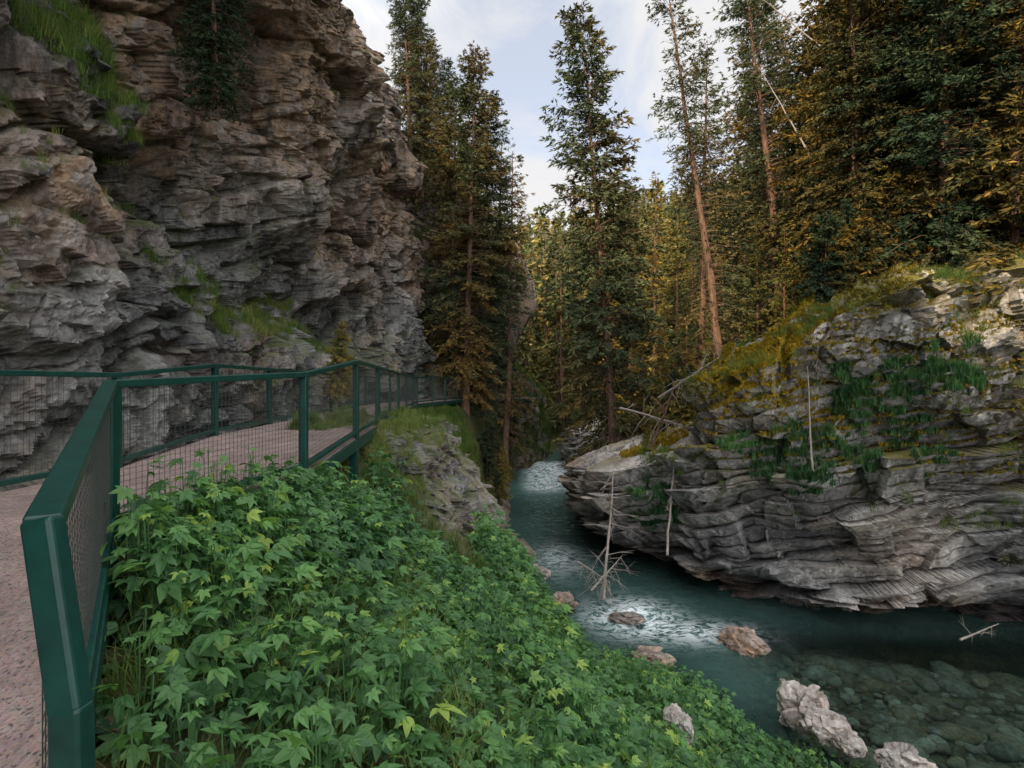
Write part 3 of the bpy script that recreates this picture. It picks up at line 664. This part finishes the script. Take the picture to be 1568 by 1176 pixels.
def railing(name,pts,tops,wstep,skip0=False):
    par=bpy.data.objects.new(name,None);scene.collection.objects.link(par)
    S=B();W=B()
    for i in range(len(pts)-1):
        a=np.array(pts[i]);b=np.array(pts[i+1]);ta=np.array([a[0],a[1],tops[i]]);tb=np.array([b[0],b[1],tops[i+1]])
        L_=np.linalg.norm(b-a)
        S.beam(ta,tb,.080,.055);lo=np.array([0,0,.08]);hi=np.array([0,0,-.10])
        S.beam(a+lo,b+lo,.055,.055)
        S.beam(a-[0,0,.10],b-[0,0,.10],.07,.16)
        nm=max(1,int(round(L_/2.3)))
        for k in range(nm):
            if skip0 and i==0 and k==0: continue
            t=k/nm;p=lerp(a,b,t);q=lerp(ta,tb,t)
            wd=.08 if k==0 else .055
            S.beam(p-[0,0,.32],q-[0,0,.03],wd,wd)
        dist=max(1,np.hypot(*(a[:2]+b[:2])/2));st=wstep*(1 if dist<9 else 2.2);ww=.0024 if dist<9 else .005
        for t in np.arange(0,1,st/L_):
            W.beam(lerp(a,b,t)+[0,0,.1],lerp(ta,tb,t)-[0,0,.03],ww,ww)
        nr=int(1.0/st)
        for k in range(1,nr+1):
            W.beam(lerp(a+lo,ta+hi,k/nr),lerp(b+lo,tb+hi,k/nr),ww,ww)
    p=np.array(pts[-1]);S.beam(p-[0,0,.3],[p[0],p[1],tops[-1]],.085,.085)
    S.done('posts_and_rails',M_steel,.008,par);W.done('wire_mesh',M_wire,0,par)
    return par
R_=[(-1.02,1.30,-1.55),(-1.19,1.44,-1.42),(-2.65,3.75,-.98),(-2.2,6.0,-.95),(-2.28,8.3,-.78),(-2.6,11,-.78),(-3.2,16,-.8),(-4,24,-.82),(-3.3,28,-.82),(-2.5,31.5,-.82),(-1.2,33.6,-.85),(1.2,34.2,-.85)]
C_=[(-5.4,1.30,-1.55),(-5.2,2.2,-1.42),(-4.65,4.6,-.98),(-4.45,6.4,-.95),(-4.5,8.6,-.78),(-4.7,11,-.78),(-5.1,16,-.8),(-5.7,24,-.82),(-4.9,28.8,-.82),(-3.9,32.6,-.82),(-1.9,35.2,-.85),(1.2,35.9,-.85)]
RT_=[-.36,0.0,.10,.32,.32,.3,.28,.28,.28,.26,.26]
railing('walkway_railing',R_[1:],RT_,.05,True)
railing('walkway_railing',C_[2:8],[.10,.10,.28,.28,.28,.28],.06)
S=B();p=np.array([-1.19,1.44,-.36])
S.beam(p+[0.0,0.0,.02],(-1.075,1.385,-.80),.08,.06,(0,-1,0.2));S.beam((-1.075,1.385,-.78),(-1.01,1.33,-1.7),.08,.06,(0,-1,.2))
S.done('railing_end_post',M_steel,.012)
rr=[(-.8,-4,-1.75)]+[(-.9,0,-1.68)]+R_;cc=[(-5.6,-4,-1.75),(-5.5,0,-1.68)]+C_
V=[];F=[]
for (a,b) in zip(rr,cc):
    V+=[(a[0],a[1],a[2]),(b[0],b[1],b[2]),(b[0],b[1],b[2]-.14),(a[0],a[1],a[2]-.14)]
for i in range(len(rr)-1):
    o=i*4
    for j in range(4):F.append((o+j,o+(j+1)%4,o+4+(j+1)%4,o+4+j))
mk('walkway_deck',np.array(V),np.array(F),M_deck)
S=B()
for i in range(2,len(rr)-1):
    for off in (.35,.8):
        a=lerp(rr[i],cc[i],off)-[0,0,.24];b=lerp(rr[i+1],cc[i+1],off)-[0,0,.24];S.beam(a,b,.1,.18)
    a=np.array(rr[i]);
    S.beam(a-[0.03,0,.2],a-[.03,0,1.1],.1,.1)
S.done('walkway_support_beams',M_steel,.006)
# ------------------------------------------------------------------ light, sky
el=RT(37);saz=np.array([-.55,-.835]);rot=math.atan2(saz[0],saz[1])
w=bpy.data.worlds.new('World');scene.world=w;w.use_nodes=True;nt=w.node_tree;nt.nodes.clear()
sky=N(nt,'ShaderNodeTexSky');sky.sky_type='NISHITA';sky.sun_disc=False;sky.sun_elevation=el;sky.sun_rotation=rot%(2*math.pi)
tc=N(nt,'ShaderNodeTexCoord').outputs['Generated']
sv_=Vector((saz[0]*math.cos(el),saz[1]*math.cos(el),math.sin(el)))
dt=N(nt,'ShaderNodeVectorMath',operation='DOT_PRODUCT');L(nt,tc,dt.inputs[0]);dt.inputs[1].default_value=sv_
mr=N(nt,'ShaderNodeMapRange');L(nt,dt.outputs['Value'],mr.inputs[0]);mr.inputs[1].default_value=-.2;mr.inputs[2].default_value=1.;mr.inputs[3].default_value=5.9;mr.inputs[4].default_value=23.
cc_=N(nt,'ShaderNodeVectorMath',operation='SCALE');cc_.inputs[0].default_value=(1.02,1.01,1.01);L(nt,mr.outputs[0],cc_.inputs['Scale'])
cl=noise(nt,mapping(nt,tc,(1.6,1.6,2.8)),1.9,7,.6,.5)
skb=mixc(nt,1.0,sky.outputs[0],(1.9,1.75,1.65),'MULTIPLY')
c=mixc(nt,ramp(nt,cl,[(.38,.50),(.54,.97)]),skb,cc_.outputs[0])
bg=N(nt,'ShaderNodeBackground');bg.inputs[1].default_value=.15;L(nt,c,bg.inputs[0])
o=N(nt,'ShaderNodeOutputWorld');L(nt,bg.outputs[0],o.inputs[0])
sd=bpy.data.lights.new('sun','SUN');sd.energy=5.0;sd.angle=RT(1.0);sd.color=(1,.75,.46)
so=bpy.data.objects.new('sun',sd);scene.collection.objects.link(so)
so.rotation_euler=sv_.to_track_quat('Z','Y').to_euler()
cam=bpy.data.cameras.new('camera');co=bpy.data.objects.new('camera',cam);scene.collection.objects.link(co)
cam.lens=36*870/1568;cam.sensor_width=36;cam.clip_end=5000;cam.clip_start=.05
co.location=(0,0,0);co.rotation_euler=(RT(90),0,0);scene.camera=co
scene.view_settings.view_transform='Standard';scene.view_settings.look='None';scene.view_settings.exposure=0
